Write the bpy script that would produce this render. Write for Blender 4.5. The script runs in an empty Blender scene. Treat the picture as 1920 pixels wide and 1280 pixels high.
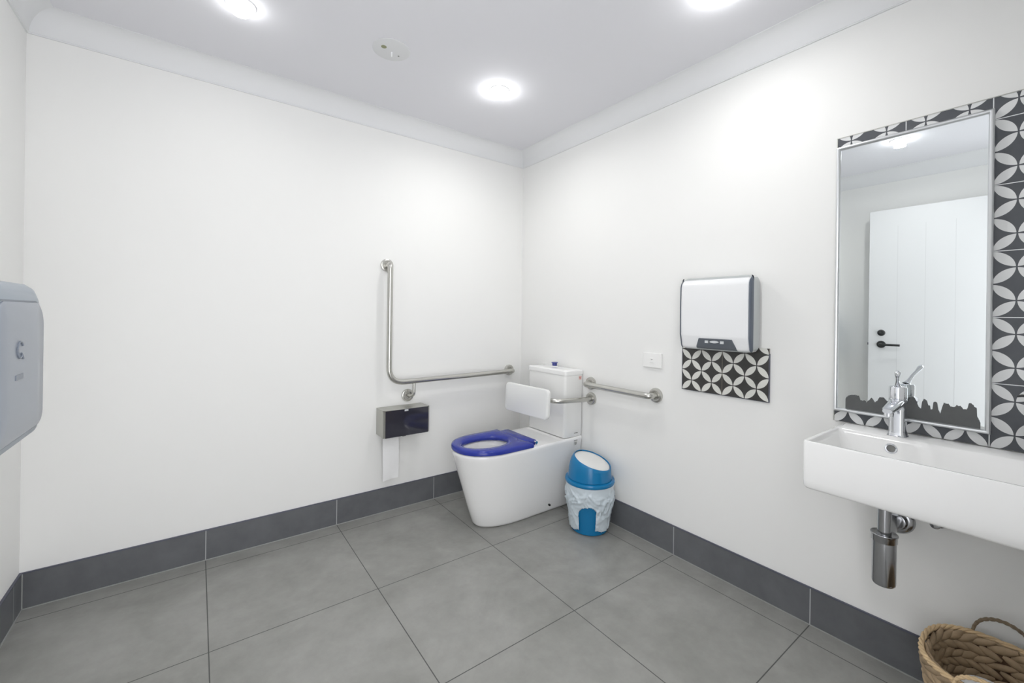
import bpy, bmesh, math, random
from mathutils import Vector, Matrix, noise
random.seed(7)
PI = math.pi
S = bpy.context.scene
COL = S.collection

# ------------------------------------------------------------------ camera
RES_X = 1920.0
FPX, PPY = 796.42, 590.07
yaw, roll = 0.6375, 0.0136
cam_d = bpy.data.cameras.new('camera'); cam = bpy.data.objects.new('camera', cam_d); COL.objects.link(cam)
fw = Vector((math.sin(yaw), math.cos(yaw), 0)); rt = Vector((math.cos(yaw), -math.sin(yaw), 0)); up = Vector((0, 0, 1))
r2 = rt * math.cos(roll) + up * math.sin(roll); u2 = -rt * math.sin(roll) + up * math.cos(roll)
M = Matrix((r2, u2, -fw)).transposed().to_4x4(); M.translation = Vector((-1.9517, -2.5167, 1.1986))
cam.matrix_world = M
cam_d.sensor_width = 36; cam_d.sensor_fit = 'HORIZONTAL'; cam_d.lens = FPX / RES_X * 36
cam_d.shift_y = (PPY - 640) / RES_X; cam_d.clip_start = 0.02
S.camera = cam

# ------------------------------------------------------------------ world and exposure
w = bpy.data.worlds.new('world'); S.world = w; w.use_nodes = True
w.node_tree.nodes['Background'].inputs[0].default_value = (0.97, 0.975, 1.0, 1)
w.node_tree.nodes['Background'].inputs[1].default_value = 4.6
S.view_settings.view_transform = 'Standard'; S.view_settings.look = 'None'
S.view_settings.exposure = -0.25; S.view_settings.gamma = 1.0; S.view_settings.use_curve_mapping = False
LAMP_W = 2.6
GLOW = 52.0

# ------------------------------------------------------------------ room numbers (metres)
RW, RD, RH = 2.51, 2.62, 2.385      # x -2.51..0, y -2.62..0
HC, HB = 2.293, 0.1412              # underside of cornice, top of tiled skirting

# ------------------------------------------------------------------ materials
def srgb(c):
    return tuple(((v / 255) / 12.92 if v / 255 <= 0.04045 else ((v / 255 + 0.055) / 1.055) ** 2.4) for v in c) + (1,)
def mat(name, rgb, rough=0.5, metal=0.0, spec=0.5, coat=0.0, bump=0.0, bscale=200, var=0.0, vscale=6, trans=0.0, aniso=0.0):
    m = bpy.data.materials.new(name); m.use_nodes = True
    nt = m.node_tree; b = nt.nodes['Principled BSDF']
    c = srgb(rgb)
    b.inputs['Base Color'].default_value = c; b.inputs['Roughness'].default_value = rough
    b.inputs['Metallic'].default_value = metal; b.inputs['Specular IOR Level'].default_value = spec
    b.inputs['Coat Weight'].default_value = coat; b.inputs['Coat Roughness'].default_value = 0.06
    if trans: b.inputs['Transmission Weight'].default_value = trans
    geo = nt.nodes.new('ShaderNodeNewGeometry')
    if var:
        n = nt.nodes.new('ShaderNodeTexNoise'); n.inputs['Scale'].default_value = vscale; n.inputs['Detail'].default_value = 4
        nt.links.new(geo.outputs['Position'], n.inputs['Vector'])
        mx = nt.nodes.new('ShaderNodeMix'); mx.data_type = 'RGBA'
        mx.inputs[6].default_value = tuple(v * (1 - var) for v in c[:3]) + (1,); mx.inputs[7].default_value = tuple(min(1, v * (1 + var)) for v in c[:3]) + (1,)
        nt.links.new(n.outputs['Fac'], mx.inputs[0]); nt.links.new(mx.outputs[2], b.inputs['Base Color'])
    if bump:
        n2 = nt.nodes.new('ShaderNodeTexNoise'); n2.inputs['Scale'].default_value = bscale; n2.inputs['Detail'].default_value = 3
        nt.links.new(geo.outputs['Position'], n2.inputs['Vector'])
        bp = nt.nodes.new('ShaderNodeBump'); bp.inputs['Strength'].default_value = bump; bp.inputs['Distance'].default_value = 0.002
        nt.links.new(n2.outputs['Fac'], bp.inputs['Height']); nt.links.new(bp.outputs[0], b.inputs['Normal'])
    return m
def emit(name, rgb, s):
    m = bpy.data.materials.new(name); m.use_nodes = True; b = m.node_tree.nodes['Principled BSDF']
    b.inputs['Base Color'].default_value = rgb; b.inputs['Emission Color'].default_value = rgb; b.inputs['Emission Strength'].default_value = s
    return m
class NG:
    """small math-node helper"""
    def __init__(s, m):
        s.nt = m.node_tree; s.b = s.nt.nodes['Principled BSDF']
        g = s.nt.nodes.new('ShaderNodeNewGeometry'); sp = s.nt.nodes.new('ShaderNodeSeparateXYZ')
        s.pos = g.outputs['Position']; s.nt.links.new(s.pos, sp.inputs[0]); s.x, s.y, s.z = sp.outputs
    def m(s, op, a, b=None, c=None):
        n = s.nt.nodes.new('ShaderNodeMath'); n.operation = op
        for i, v in enumerate((a, b, c)):
            if v is None: continue
            if isinstance(v, (int, float)): n.inputs[i].default_value = v
            else: s.nt.links.new(v, n.inputs[i])
        return n.outputs[0]
    def line(s, v, off, pitch, hw):
        """1 within hw of a grid line"""
        f = s.m('PINGPONG', s.m('SUBTRACT', v, off), pitch / 2)
        return s.m('LESS_THAN', f, hw)
    def mix(s, f, a, b):
        n = s.nt.nodes.new('ShaderNodeMix'); n.data_type = 'RGBA'
        for i, v in ((0, f), (6, a), (7, b)):
            if isinstance(v, (int, float, tuple)): n.inputs[i].default_value = v
            else: s.nt.links.new(v, n.inputs[i])
        return n.outputs[2]
    def noise(s, scale, detail=4, rough=0.6, dist=0.0):
        n = s.nt.nodes.new('ShaderNodeTexNoise'); n.inputs['Scale'].default_value = scale; n.inputs['Detail'].default_value = detail
        n.inputs['Roughness'].default_value = rough; n.inputs['Distortion'].default_value = dist
        s.nt.links.new(s.pos, n.inputs['Vector']); return n.outputs['Fac']

GX, TX, GY, TY = -0.107, 0.6, -0.101, 0.594
def stone(name, base, grout, lines, hw, contrast=1.0, rough=0.42):
    m = bpy.data.materials.new(name); m.use_nodes = True; g = NG(m)
    n1 = g.noise(2.6, 6, 0.62, 0.7); n2 = g.noise(11, 5, 0.65)
    v = g.m('ADD', g.m('MULTIPLY', n1, 0.62), g.m('MULTIPLY', n2, 0.38))
    v = g.m('MULTIPLY', g.m('SUBTRACT', v, 0.36), 3.4)
    mr = g.m('MAXIMUM', g.m('MINIMUM', v, 1.0), 0.0)
    lo = srgb(tuple(c - 13 * contrast for c in base)); hi = srgb(tuple(c + 10 * contrast for c in base))
    col = g.mix(mr, lo, hi)
    mask = None
    for ax, off, pitch in lines:
        l = g.line(getattr(g, ax), off, pitch, hw)
        mask = l if mask is None else g.m('MAXIMUM', mask, l)
    col = g.mix(mask, col, srgb(grout))
    g.nt.links.new(col, g.b.inputs['Base Color'])
    g.b.inputs['Roughness'].default_value = rough; g.b.inputs['Specular IOR Level'].default_value = 0.4
    bp = g.nt.nodes.new('ShaderNodeBump'); bp.inputs['Strength'].default_value = 0.4; bp.inputs['Distance'].default_value = 0.002
    h = g.m('SUBTRACT', g.m('MULTIPLY', n2, 0.15), mask)
    g.nt.links.new(h, bp.inputs['Height']); g.nt.links.new(bp.outputs[0], g.b.inputs['Normal'])
    return m
def petals(name, oy, oz, grout, gy, gz, dark=(78, 81, 86), white=(226, 227, 227)):
    m = bpy.data.materials.new(name); m.use_nodes = True; g = NG(m)
    P = 0.1
    # fraction inside a 10 cm cell
    u = g.m('FRACT', g.m('ADD', g.m('DIVIDE', g.m('SUBTRACT', g.y, oy), P), 50.0))
    v = g.m('FRACT', g.m('ADD', g.m('DIVIDE', g.m('SUBTRACT', g.z, oz), P), 50.0))
    tot = None
    for cu, cv in ((0.5, 0), (0, 0.5), (1, 0.5), (0.5, 1)):
        du = g.m('SUBTRACT', u, cu); dv = g.m('SUBTRACT', v, cv)
        d = g.m('SQRT', g.m('ADD', g.m('MULTIPLY', du, du), g.m('MULTIPLY', dv, dv)))
        ins = g.m('LESS_THAN', d, 0.482)
        tot = ins if tot is None else g.m('ADD', tot, ins)
    pet = g.m('GREATER_THAN', tot, 1.5)
    nn = g.noise(40, 2); dk = g.mix(nn, srgb(tuple(c - 5 for c in dark)), srgb(tuple(c + 5 for c in dark)))
    col = g.mix(pet, dk, srgb(white))
    mask = g.line(g.y, gy[0], gy[1], 0.0012)
    if gz: mask = g.m('MAXIMUM', mask, g.line(g.z, gz[0], gz[1], 0.0012))
    col = g.mix(mask, col, srgb(grout))
    g.nt.links.new(col, g.b.inputs['Base Color'])
    g.b.inputs['Roughness'].default_value = 0.3; g.b.inputs['Specular IOR Level'].default_value = 0.45
    return m

wall_m = mat('wall_paint', (241, 241, 239), 0.62, spec=0.3, bump=0.04, bscale=350, var=0.01, vscale=2)
ceil_m = mat('ceiling_paint', (230, 230, 234), 0.8, spec=0.2)
corn_m = mat('cornice_paint', (232, 233, 234), 0.7, spec=0.2)
floor_m = stone('floor_tile', (147, 147, 143), (78, 79, 78), (('x', GX, TX), ('y', GY, TY)), 0.0018)
skA_m = stone('skirting_tile_shaded_x', (102, 104, 107), (190, 192, 192), (('x', GX, TX),), 0.0016, 0.7, 0.38)  # both skirtings: floor tile with the upright face's shade put into its colour
skB_m = stone('skirting_tile_shaded_y', (102, 104, 107), (190, 192, 192), (('y', GY, TY),), 0.0016, 0.7, 0.38)
trim_m = mat('aluminium_edge', (96, 98, 112), 0.35, metal=0.6)
sil_m = mat('silicone', (158, 160, 158), 0.5)
steel = mat('brushed_steel', (198, 197, 192), 0.27, metal=1.0, bump=0.05, bscale=600)
steel_d = mat('satin_steel', (186, 186, 180), 0.36, metal=1.0)
framem = mat('mirror_frame', (222, 224, 226), 0.3, metal=0.85)
chrome = mat('chrome', (228, 230, 234), 0.07, metal=1.0)
chrome_d = mat('trap_chrome', (172, 173, 176), 0.16, metal=1.0)
ceramic = mat('white_ceramic', (245, 245, 244), 0.13, spec=0.5, coat=0.3)
cistern_m = mat('cistern_ceramic', (243, 243, 241), 0.2, spec=0.5, coat=0.2)
bluep = mat('blue_seat_plastic', (44, 58, 152), 0.16, spec=0.4)
blueb = mat('blue_button', (58, 66, 138), 0.3)
binp = mat('bin_blue_plastic', (22, 118, 170), 0.2, spec=0.4)
binw = mat('bin_flap_plastic', (228, 228, 226), 0.35)
padm = mat('backrest_pad', (236, 237, 235), 0.5)
whitep = mat('white_plastic', (240, 241, 242), 0.28, coat=0.1)
swm = mat('switch_plastic', (244, 244, 242), 0.3)
dgrey = mat('dryer_trim', (92, 100, 112), 0.28)
sgrey = mat('dryer_side', (190, 194, 194), 0.4)
pgrey = mat('dryer_panel', (98, 103, 110), 0.25)
pmark = mat('panel_mark', (205, 208, 210), 0.5)
tint = mat('tinted_window', (50, 50, 60), 0.06, coat=0.6)
paper = mat('tissue_paper', (240, 240, 240), 0.9, spec=0.1, bump=0.3, bscale=90)
dispm = mat('dispenser_plastic', (152, 162, 172), 0.32)
dispf = mat('dispenser_window', (140, 147, 158), 0.22)
dispd = mat('dispenser_seam', (120, 128, 138), 0.4)
dispe = mat('dispenser_emblem', (124, 131, 142), 0.35)
mirm = mat('mirror_silver', (232, 236, 236), 0.0, metal=1.0)
tarn = mat('tarnished_backing', (88, 90, 90), 0.55, var=0.12, vscale=60)
doorm = mat('door_paint', (228, 229, 230), 0.4)
black = mat('black_metal', (42, 44, 44), 0.35)
redm = mat('red_mark', (196, 96, 88), 0.6)
pinkm = mat('pink_label', (236, 214, 208), 0.6)
greym = mat('grey_mark', (120, 120, 118), 0.6)
groovem = mat('door_groove', (216, 217, 218), 0.5)
lblm = mat('grey_label', (214, 214, 210), 0.6)
darkm = mat('dark_hole', (30, 30, 30), 0.6)
stain = mat('green_stain', (148, 150, 120), 0.9)
discm = mat('painted_cap', (222, 223, 224), 0.75)
reed = mat('woven_reed', (164, 142, 114), 0.75, var=0.55, vscale=30)
reed_h = mat('handle_reed', (128, 112, 92), 0.75, var=0.25, vscale=40)
gap_shade_m = mat('weave_gap_shade', (84, 62, 42), 0.85)  # dark brown standing in for the shade between the strands
reed_l = mat('rim_reed', (214, 186, 146), 0.7, var=0.18, vscale=60)
bagm = mat('bin_liner_plastic', (206, 217, 224), 0.3)
petB = petals('mirror_tiles', -2.345, 1.811, (232, 234, 234), (-2.345, 0.199), (1.811, 0.2))
petD = petals('dryer_tiles', -1.524, 0.843, (122, 116, 104), (-1.524, 0.1990), None, dark=(60, 59, 58), white=(222, 222, 216))
lens_m = {g: emit('led_diffuser', (0.985, 0.99, 1.0, 1), GLOW * g) for g in (1.15, 1.05, 0.45, 0.8)}

# ------------------------------------------------------------------ object helpers
def wloc(o):
    v = Vector((0, 0, 0))
    while o: v += o.location; o = o.parent
    return v
def obj(name, bm, m, parent=None, smooth=None, label=None, loc=None):
    """links bm (vertices in world coordinates) as one mesh object"""
    bmesh.ops.recalc_face_normals(bm, faces=bm.faces[:])
    base = wloc(parent) if parent else Vector((0, 0, 0))
    org = Vector(loc) if loc is not None else (base if parent else Vector((0, 0, 0)))
    bmesh.ops.translate(bm, verts=bm.verts[:], vec=-org)
    me = bpy.data.meshes.new(name); 
    if smooth is not None:
        for f in bm.faces: f.smooth = True
        for e in bm.edges:
            if len(e.link_faces) == 2: e.smooth = e.calc_face_angle(0) < math.radians(smooth)
    bm.to_mesh(me); bm.free()
    me.materials.append(m)
    o = bpy.data.objects.new(name, me); COL.objects.link(o)
    if parent: o.parent = parent; o.location = org - base
    else: o.location = org
    if label: o['label'] = label
    return o
def tag(o, label, cat, group=None):
    o['label'] = label; o['category'] = cat
    if group: o['group'] = group
    return o
def thing(name, loc, label, cat, group=None):
    o = bpy.data.objects.new(name, None); COL.objects.link(o); o.location = loc; o.empty_display_size = 0.05
    return tag(o, label, cat, group)
def struct(name, bm, m, parent=None, smooth=None):
    o = obj(name, bm, m, parent, smooth)
    if not parent: o['kind'] = 'structure'
    return o
def box(bm, a, b, bev=0.0, seg=2, vert_only=False):
    x0, x1 = sorted((a[0], b[0])); y0, y1 = sorted((a[1], b[1])); z0, z1 = sorted((a[2], b[2]))
    vs = [bm.verts.new(p) for p in ((x0,y0,z0),(x1,y0,z0),(x1,y1,z0),(x0,y1,z0),(x0,y0,z1),(x1,y0,z1),(x1,y1,z1),(x0,y1,z1))]
    fs = [bm.faces.new([vs[i] for i in q]) for q in ((0,3,2,1),(4,5,6,7),(0,1,5,4),(1,2,6,5),(2,3,7,6),(3,0,4,7))]
    if bev:
        es = list({e for f in fs for e in f.edges})
        if vert_only: es = [e for e in es if abs(e.verts[0].co.z - e.verts[1].co.z) > 1e-6]
        bmesh.ops.bevel(bm, geom=es, offset=bev, segments=seg, profile=0.5, affect='EDGES')
    return vs
def loft(bm, rings, cap0=True, cap1=True, closed=True):
    R = [[bm.verts.new(p) for p in r] for r in rings]
    n = len(rings[0])
    for a, b in zip(R, R[1:]):
        for i in range(n if closed else n - 1):
            j = (i + 1) % n
            bm.faces.new((a[i], a[j], b[j], b[i]))
    if cap0: bm.faces.new(R[0][::-1])
    if cap1: bm.faces.new(R[-1])
    return R
def frame(d):
    d = d.normalized(); a = Vector((0, 0, 1)) if abs(d.z) < 0.9 else Vector((1, 0, 0))
    u = d.cross(a).normalized(); return u, d.cross(u).normalized()
def tube(bm, pts, r, n=16, caps=True):
    pts = [Vector(p) for p in pts]; rr = r if isinstance(r, (list, tuple)) else [r] * len(pts)
    rings = []; u = None
    for i, p in enumerate(pts):
        d = (pts[min(i + 1, len(pts) - 1)] - pts[max(i - 1, 0)]).normalized()
        if u is None: u, v = frame(d)
        else:
            u = (u - d * u.dot(d)).normalized(); v = d.cross(u)
        rings.append([p + (u * math.cos(2 * PI * k / n) + v * math.sin(2 * PI * k / n)) * rr[i] for k in range(n)])
    loft(bm, rings, caps, caps)
def fillet(pts, rad, seg=8):
    """round the corners of a polyline"""
    P = [Vector(p) for p in pts]; out = [P[0]]
    for i in range(1, len(P) - 1):
        a = (P[i - 1] - P[i]); b = (P[i + 1] - P[i]); r = rad[i - 1] if isinstance(rad, (list, tuple)) else rad
        ang = a.angle(b); t = min(r / math.tan(ang / 2), a.length * 0.49, b.length * 0.49)
        p0 = P[i] + a.normalized() * t; p1 = P[i] + b.normalized() * t
        for k in range(seg + 1):
            s = k / seg
            out.append(p0 * (1 - s) ** 2 + P[i] * 2 * s * (1 - s) + p1 * s * s)
    out.append(P[-1]); return out
def lathe(bm, c, axis, prof, n=32, cap0=True, cap1=True):
    """prof: (radius, height along axis)"""
    ax = Vector(axis).normalized(); u, v = frame(ax); c = Vector(c)
    rings = [[c + ax * h + (u * math.cos(2 * PI * k / n) + v * math.sin(2 * PI * k / n)) * r for k in range(n)] for r, h in prof]
    loft(bm, rings, cap0, cap1)
def rrect(w, h, r, seg=6):
    """rounded rectangle outline centred at 0; r may be 4 radii (++ -+ -- +-)"""
    rs = r if isinstance(r, (list, tuple)) else [r] * 4; out = []
    for (sx, sy, a0), q in zip(((1, 1, 0), (-1, 1, 90), (-1, -1, 180), (1, -1, 270)), rs):
        for k in range(seg + 1):
            a = math.radians(a0 + 90 * k / seg)
            out.append((sx * (w / 2 - q) + q * math.cos(a), sy * (h / 2 - q) + q * math.sin(a)))
    return out
def new(): return bmesh.new()

# ------------------------------------------------------------------ the room
T = 0.1
b = new(); box(b, (-RW - T, -RD - T, -0.1), (T, T, 0)); struct('floor', b, floor_m)
b = new(); box(b, (-RW - T, -RD - T, RH), (T, T, RH + 0.1)); struct('ceiling', b, ceil_m)
b = new(); box(b, (-RW - T, 0, 0), (T, T, RH)); struct('wall_back', b, wall_m)
b = new(); box(b, (0, -RD - T, 0), (T, 0, RH)); struct('wall_right', b, wall_m)
b = new(); box(b, (-RW - T, -RD - T, 0), (-RW, 0, RH)); struct('wall_left', b, wall_m)
DX0, DX1, DH = -2.46, -1.36, 2.07          # the doorway behind the camera
b = new()
box(b, (DX1, -RD - T, 0), (0, -RD, RH)); box(b, (-RW, -RD - T, 0), (DX0, -RD, RH)); box(b, (DX0, -RD - T, DH), (DX1, -RD, RH))
struct('wall_front', b, wall_m)
b = new()
for x0, x1, z0, z1 in ((DX1, DX1 + 0.05, 0, DH + 0.05), (DX0, DX1, DH, DH + 0.05)):
    box(b, (x0, -RD - T - 0.01, z0), (x1, -RD + 0.012, z1))
struct('trim_5', b, doorm)
# cornice: a cove around the ceiling, one length per wall
def cove(k, n=8):
    D = 0.088
    prof = [(0, HC), (0.006, HC), (0.006, HC + 0.004)]
    for i in range(n + 1):
        a = math.radians(90 * i / n)
        prof.append((0.008 + (D - 0.012) * (1 - math.cos(a)), HC + 0.005 + (RH - HC - 0.007) * math.sin(a)))
    prof += [(D, RH - 0.002), (D, RH), (0, RH)]
    b = new()
    def at(side, o, t):
        if side == 0: return (-RW + o + t * (RW - 2 * o), -o)
        if side == 1: return (-o, -o - t * (RD - 2 * o))
        if side == 2: return (-RW + o, -o - t * (RD - 2 * o))
        return (-RW + o + t * (RW - 2 * o), -RD + o)
    rings = [[(*at(k, o, t), z) for o, z in prof] for t in (0, 1)]
    loft(b, rings, True, True)
    return b
for k in range(4): struct('trim_%d' % (k + 1), cove(k), corn_m, smooth=30)
# tiled skirting with a metal top edge
def skirt(name, a, c, m):
    b = new(); box(b, a, c); o = struct(name, b, m)
    b = new(); box(b, (a[0], a[1], HB), (c[0], c[1], HB + 0.0035)); obj('metal_edge', b, trim_m, o, label='thin dark metal edge strip')
ST = 0.009
skirt('baseboard_back', (-RW, -ST, 0), (0, 0, HB), skA_m)
skirt('baseboard_right', (-ST, -RD, 0), (0, -ST, HB), skB_m)
skirt('baseboard_left', (-RW, -RD, 0), (-RW + ST, -ST, HB), skB_m)
b = new(); box(b, (-RW + ST, -ST - 0.004, 0), (-ST, -ST, 0.003)); box(b, (-ST - 0.004, -RD, 0), (-ST, -ST - 0.004, 0.003)); box(b, (-RW + ST, -RD, 0), (-RW + ST + 0.004, -ST - 0.004, 0.003))
for xx in (-RW + ST,): box(b, (xx, -ST - 0.003, 0), (xx + 0.003, -ST, HB))
struct('trim_6', b, sil_m)

# ------------------------------------------------------------------ ceiling lights
def downlight(x, y, label, k=1.0, g=1.3):
    t = thing('ceiling_light', (x, y, RH), label, 'ceiling light', 'round ceiling downlights')
    b = new(); lathe(b, (x, y, RH), (0, 0, -1), [(0.052, 0), (0.052, 0.003), (0.047, 0.006), (0.043, 0.006), (0.043, 0.001)], 32); obj('trim_ring', b, whitep, t, 40)
    b = new(); lathe(b, (x, y, RH), (0, 0, -1), [(0.034, 0.004), (0.034, 0.026), (0.031, 0.034), (0.02, 0.039), (0.004, 0.041)], 32); obj('diffuser', b, lens_m[g], t, 60)
    ld = bpy.data.lights.new('downlight', 'AREA'); ld.shape = 'DISK'; ld.size = 0.06; ld.energy = LAMP_W * k; ld.color = (1.0, 0.992, 0.975); ld.spread = math.radians(165)
    lo = bpy.data.objects.new('downlight_lamp', ld); COL.objects.link(lo); lo.location = (0, 0, -0.043); lo.parent = t
    return t
downlight(-0.68, -0.66, 'white round ceiling light nearest the far corner, above the toilet', 1.7, 1.15)
downlight(-1.83, -0.56, 'white round ceiling light cut by the top edge, at the left of the photo', 0.4, 0.45)
downlight(-0.45, -1.72, 'white round ceiling light glowing at the top right edge, near the hand dryer', 1.1, 1.05)
downlight(-1.80, -1.78, 'white round ceiling light reflected in the top of the mirror', 1.7, 0.8)
t = thing('ceiling_cover_plate', (-1.262, -0.647, RH), 'painted round cover plate flush on the ceiling with a green stain and tiny white pin', 'ceiling cover plate')  # blank painted cover disc on the ceiling
b = new(); lathe(b, (-1.262, -0.647, RH), (0, 0, -1), [(0.082, 0), (0.082, 0.003), (0.078, 0.005), (0.002, 0.006)], 40); obj('plate', b, discm, t, 40)
b = new(); lathe(b, (-1.258, -0.638, RH - 0.0055), (0, 0, -1), [(0.004, 0), (0.003, 0.02), (0.001, 0.022)], 10); obj('pin', b, whitep, t, 40)
b = new(); lathe(b, (-1.300, -0.655, RH - 0.0045), (0, 0, -1), [(0.012, 0), (0.012, 0.0015), (0.01, 0.002)], 14); obj('stain', b, stain, t, label='small olive green stain')
b = new(); lathe(b, (-1.222, -0.628, RH - 0.0045), (0, 0, -1), [(0.004, 0), (0.004, 0.0015)], 10); obj('screw', b, greym, t)

# ------------------------------------------------------------------ grab rails
def flange(bm, c, axis, r=0.0385):
    lathe(bm, c, axis, [(r, 0), (r, 0.008), (r * 0.965, 0.0115), (r * 0.87, 0.0135), (r * 0.60, 0.0135), (0.0195, 0.0125), (0.0185, 0.010)], 36)
G = 0.0165
t = thing('grab_rail', (-0.6, 0, 0.785), 'L-shaped brushed steel grab rail on the wall above the toilet roll box', 'grab rail')
b = new(); YR = -0.062
tube(b, fillet([(-1.035, -0.010, 1.487), (-1.035, YR, 1.487), (-1.035, YR, 0.783), (-0.112, YR, 0.795), (-0.112, -0.010, 0.795)], [0.042, 0.095, 0.036], 10), G, 20)
obj('rail', b, steel, t, 40)
for c in ((-1.035, 0, 1.487), (-0.112, 0, 0.795), (-0.893, 0, 0.690)):
    b = new(); flange(b, c, (0, -1, 0)); obj('wall_flange', b, steel, t, 40)
b = new(); tube(b, fillet([(-0.876, YR, 0.783), (-0.876, YR, 0.693), (-0.893, -0.012, 0.690)], 0.03, 8), 0.0095, 16); obj('brace', b, steel, t, 40)
t = thing('grab_rail', (0, -0.94, 0.785), 'short straight brushed steel grab rail between the toilet tank and the light switch', 'grab rail')
b = new(); tube(b, fillet([(-0.010, -0.712, 0.785), (-0.062, -0.712, 0.785), (-0.062, -1.172, 0.785), (-0.010, -1.172, 0.785)], 0.042, 10), G, 20); obj('rail', b, steel, t, 40)
for y in (-0.712, -1.172):
    b = new(); flange(b, (0, y, 0.785), (-1, 0, 0)); obj('wall_flange', b, steel, t, 40)

# ------------------------------------------------------------------ toilet
TC = -0.46
t = thing('toilet', (-0.38, TC, 0), 'white back-to-wall toilet with blue seat ring and square tank in the corner', 'toilet')
def dring(xf, xb, hw, z, n=64, yc=TC, front=0.24, p=2.15):
    """D-shaped outline: straight sides, rounded front (towards -x), squared back"""
    out = []; fl = min(front, (xb - xf) * 0.6); xs = xf + fl; rb = 0.012
    for k in range(n // 2 + 1):                       # round front from +y side to -y side
        a = PI / 2 + PI * k / (n // 2)
        ca, sa = math.cos(a), math.sin(a)
        out.append((xs + fl * math.copysign(abs(ca) ** (2 / p), ca), yc + hw * math.copysign(abs(sa) ** (2 / p), sa), z))
    m = n // 2 - 1
    side = [(xs + (xb - xs) * s, yc - hw) for s in [i / 6 for i in range(1, 7)]]
    back = [(xb, yc - hw + 2 * hw * i / 8) for i in range(1, 8)]
    side2 = [(xb + (xs - xb) * s, yc + hw) for s in [i / 6 for i in range(0, 6)]]
    for x, y in side + back + side2: out.append((x, y, z))
    return out
def hring(outer, cx, cy, a, bb, z):
    r = []
    for p in outer:
        th = math.atan2((p[1] - cy) / bb, (p[0] - cx) / a); r.append((cx + a * math.cos(th), cy + bb * math.sin(th), z))
    return r
XB = -0.006
rings = []
for z, xf, hw in ((0.0, -0.660, 0.100), (0.004, -0.670, 0.108), (0.018, -0.682, 0.115), (0.12, -0.714, 0.131), (0.25, -0.752, 0.152), (0.36, -0.785, 0.171), (0.405, -0.797, 0.179), (0.420, -0.802, 0.182), (0.432, -0.801, 0.181), (0.437, -0.795, 0.177)):
    r = dring(xf, XB, hw, z)
    if z > 0.36: r = [(x, y, zz + 0.012 * max(0, (x + 0.5) / 0.5)) for x, y, zz in r]
    rings.append(r)
top = rings[-1]
for a, bb, z in ((0.168, 0.125, 0.436), (0.155, 0.112, 0.428), (0.150, 0.108, 0.40), (0.135, 0.098, 0.34), (0.10, 0.075, 0.26), (0.06, 0.045, 0.215)):
    rings.append(hring(top, -0.60, TC, a, bb, z))
b = new(); loft(b, rings); pan = obj('pan', b, ceramic, t, 50)
b = new(); lathe(b, (-0.219, -0.588, 0.047), (0, -1, 0), [(0.006, -0.01), (0.006, 0.0035)], 14); obj('fixing_hole', b, darkm, t)
b = new()
rr = lambda x0, x1, hw, z, r: [((x0 + x1) / 2 + p[0], TC + p[1], z) for p in rrect(x1 - x0, 2 * hw, [0.004, r, r, 0.004], 6)]
loft(b, [rr(-0.146, -0.010, 0.174, 0.449, 0.02), rr(-0.150, -0.008, 0.178, 0.456, 0.02), rr(-0.152, -0.006, 0.180, 0.829, 0.02)])
cis = obj('cistern', b, cistern_m, t, 50)
b = new()
loft(b, [rr(-0.150, -0.007, 0.177, 0.829, 0.02), rr(-0.150, -0.007, 0.177, 0.8325, 0.02), rr(-0.156, -0.004, 0.184, 0.8335, 0.022), rr(-0.156, -0.004, 0.184, 0.856, 0.022), rr(-0.150, -0.007, 0.178, 0.861, 0.018), rr(-0.11, -0.03, 0.14, 0.863, 0.01)])
lid = obj('cistern_lid', b, ceramic, t, 50)
b = new(); bx, by = -0.048, -0.428
lathe(b, (bx, by, 0.863), (0, 0, 1), [(0.024, 0), (0.024, 0.003), (0.017, 0.004)], 24); obj('button_ring', b, cistern_m, lid, 40)
b = new(); lathe(b, (bx, by, 0.866), (0, 0, 1), [(0.016, 0), (0.016, 0.018), (0.0215, 0.019), (0.0215, 0.0225), (0.019, 0.024)], 24); obj('flush_button', b, blueb, lid, 40, label='raised blue flush button')
# seat ring
def seat_out(z, g):
    out = []
    for x, y, _ in dring(-0.805 + g, -0.396 - g, 0.186 - g, z, front=0.22): out.append((x, y, z))
    return out
b = new(); so = seat_out(0, 0); ri = lambda a, bb, z: hring(so, -0.607, TC, a, bb, z)
rings = [seat_out(0.4385, 0.006), seat_out(0.442, 0.001), seat_out(0.456, 0.0), seat_out(0.464, 0.004), seat_out(0.4675, 0.014), ri(0.160, 0.118, 0.467), ri(0.148, 0.106, 0.462), ri(0.142, 0.100, 0.453), ri(0.146, 0.104, 0.4395)]
R = loft(b, rings, False, False)
for i in range(len(so)): b.faces.new((R[0][i], R[0][(i + 1) % len(so)], R[-1][(i + 1) % len(so)], R[-1][i]))
seat = obj('seat', b, bluep, t, 50, label='glossy royal blue seat ring')
b = new(); box(b, (-0.420, -0.604, 0.4405), (-0.343, -0.322, 0.4675), 0.004, 2); obj('hinge_bar', b, bluep, seat, 40)
for y0, y1 in ((-0.6045, -0.622), (-0.3215, -0.304)):
    b = new(); tube(b, [(-0.357, y0, 0.4575), (-0.357, y1, 0.4575)], 0.0085, 16); lathe(b, (-0.357, (y0 + y1) / 2, 0.440), (0, 0, 1), [(0.010, 0), (0.010, 0.005), (0.006, 0.006), (0.006, 0.012)], 16)
    obj('hinge_pin', b, chrome, seat, 40, label='small chrome hinge pin')
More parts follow.
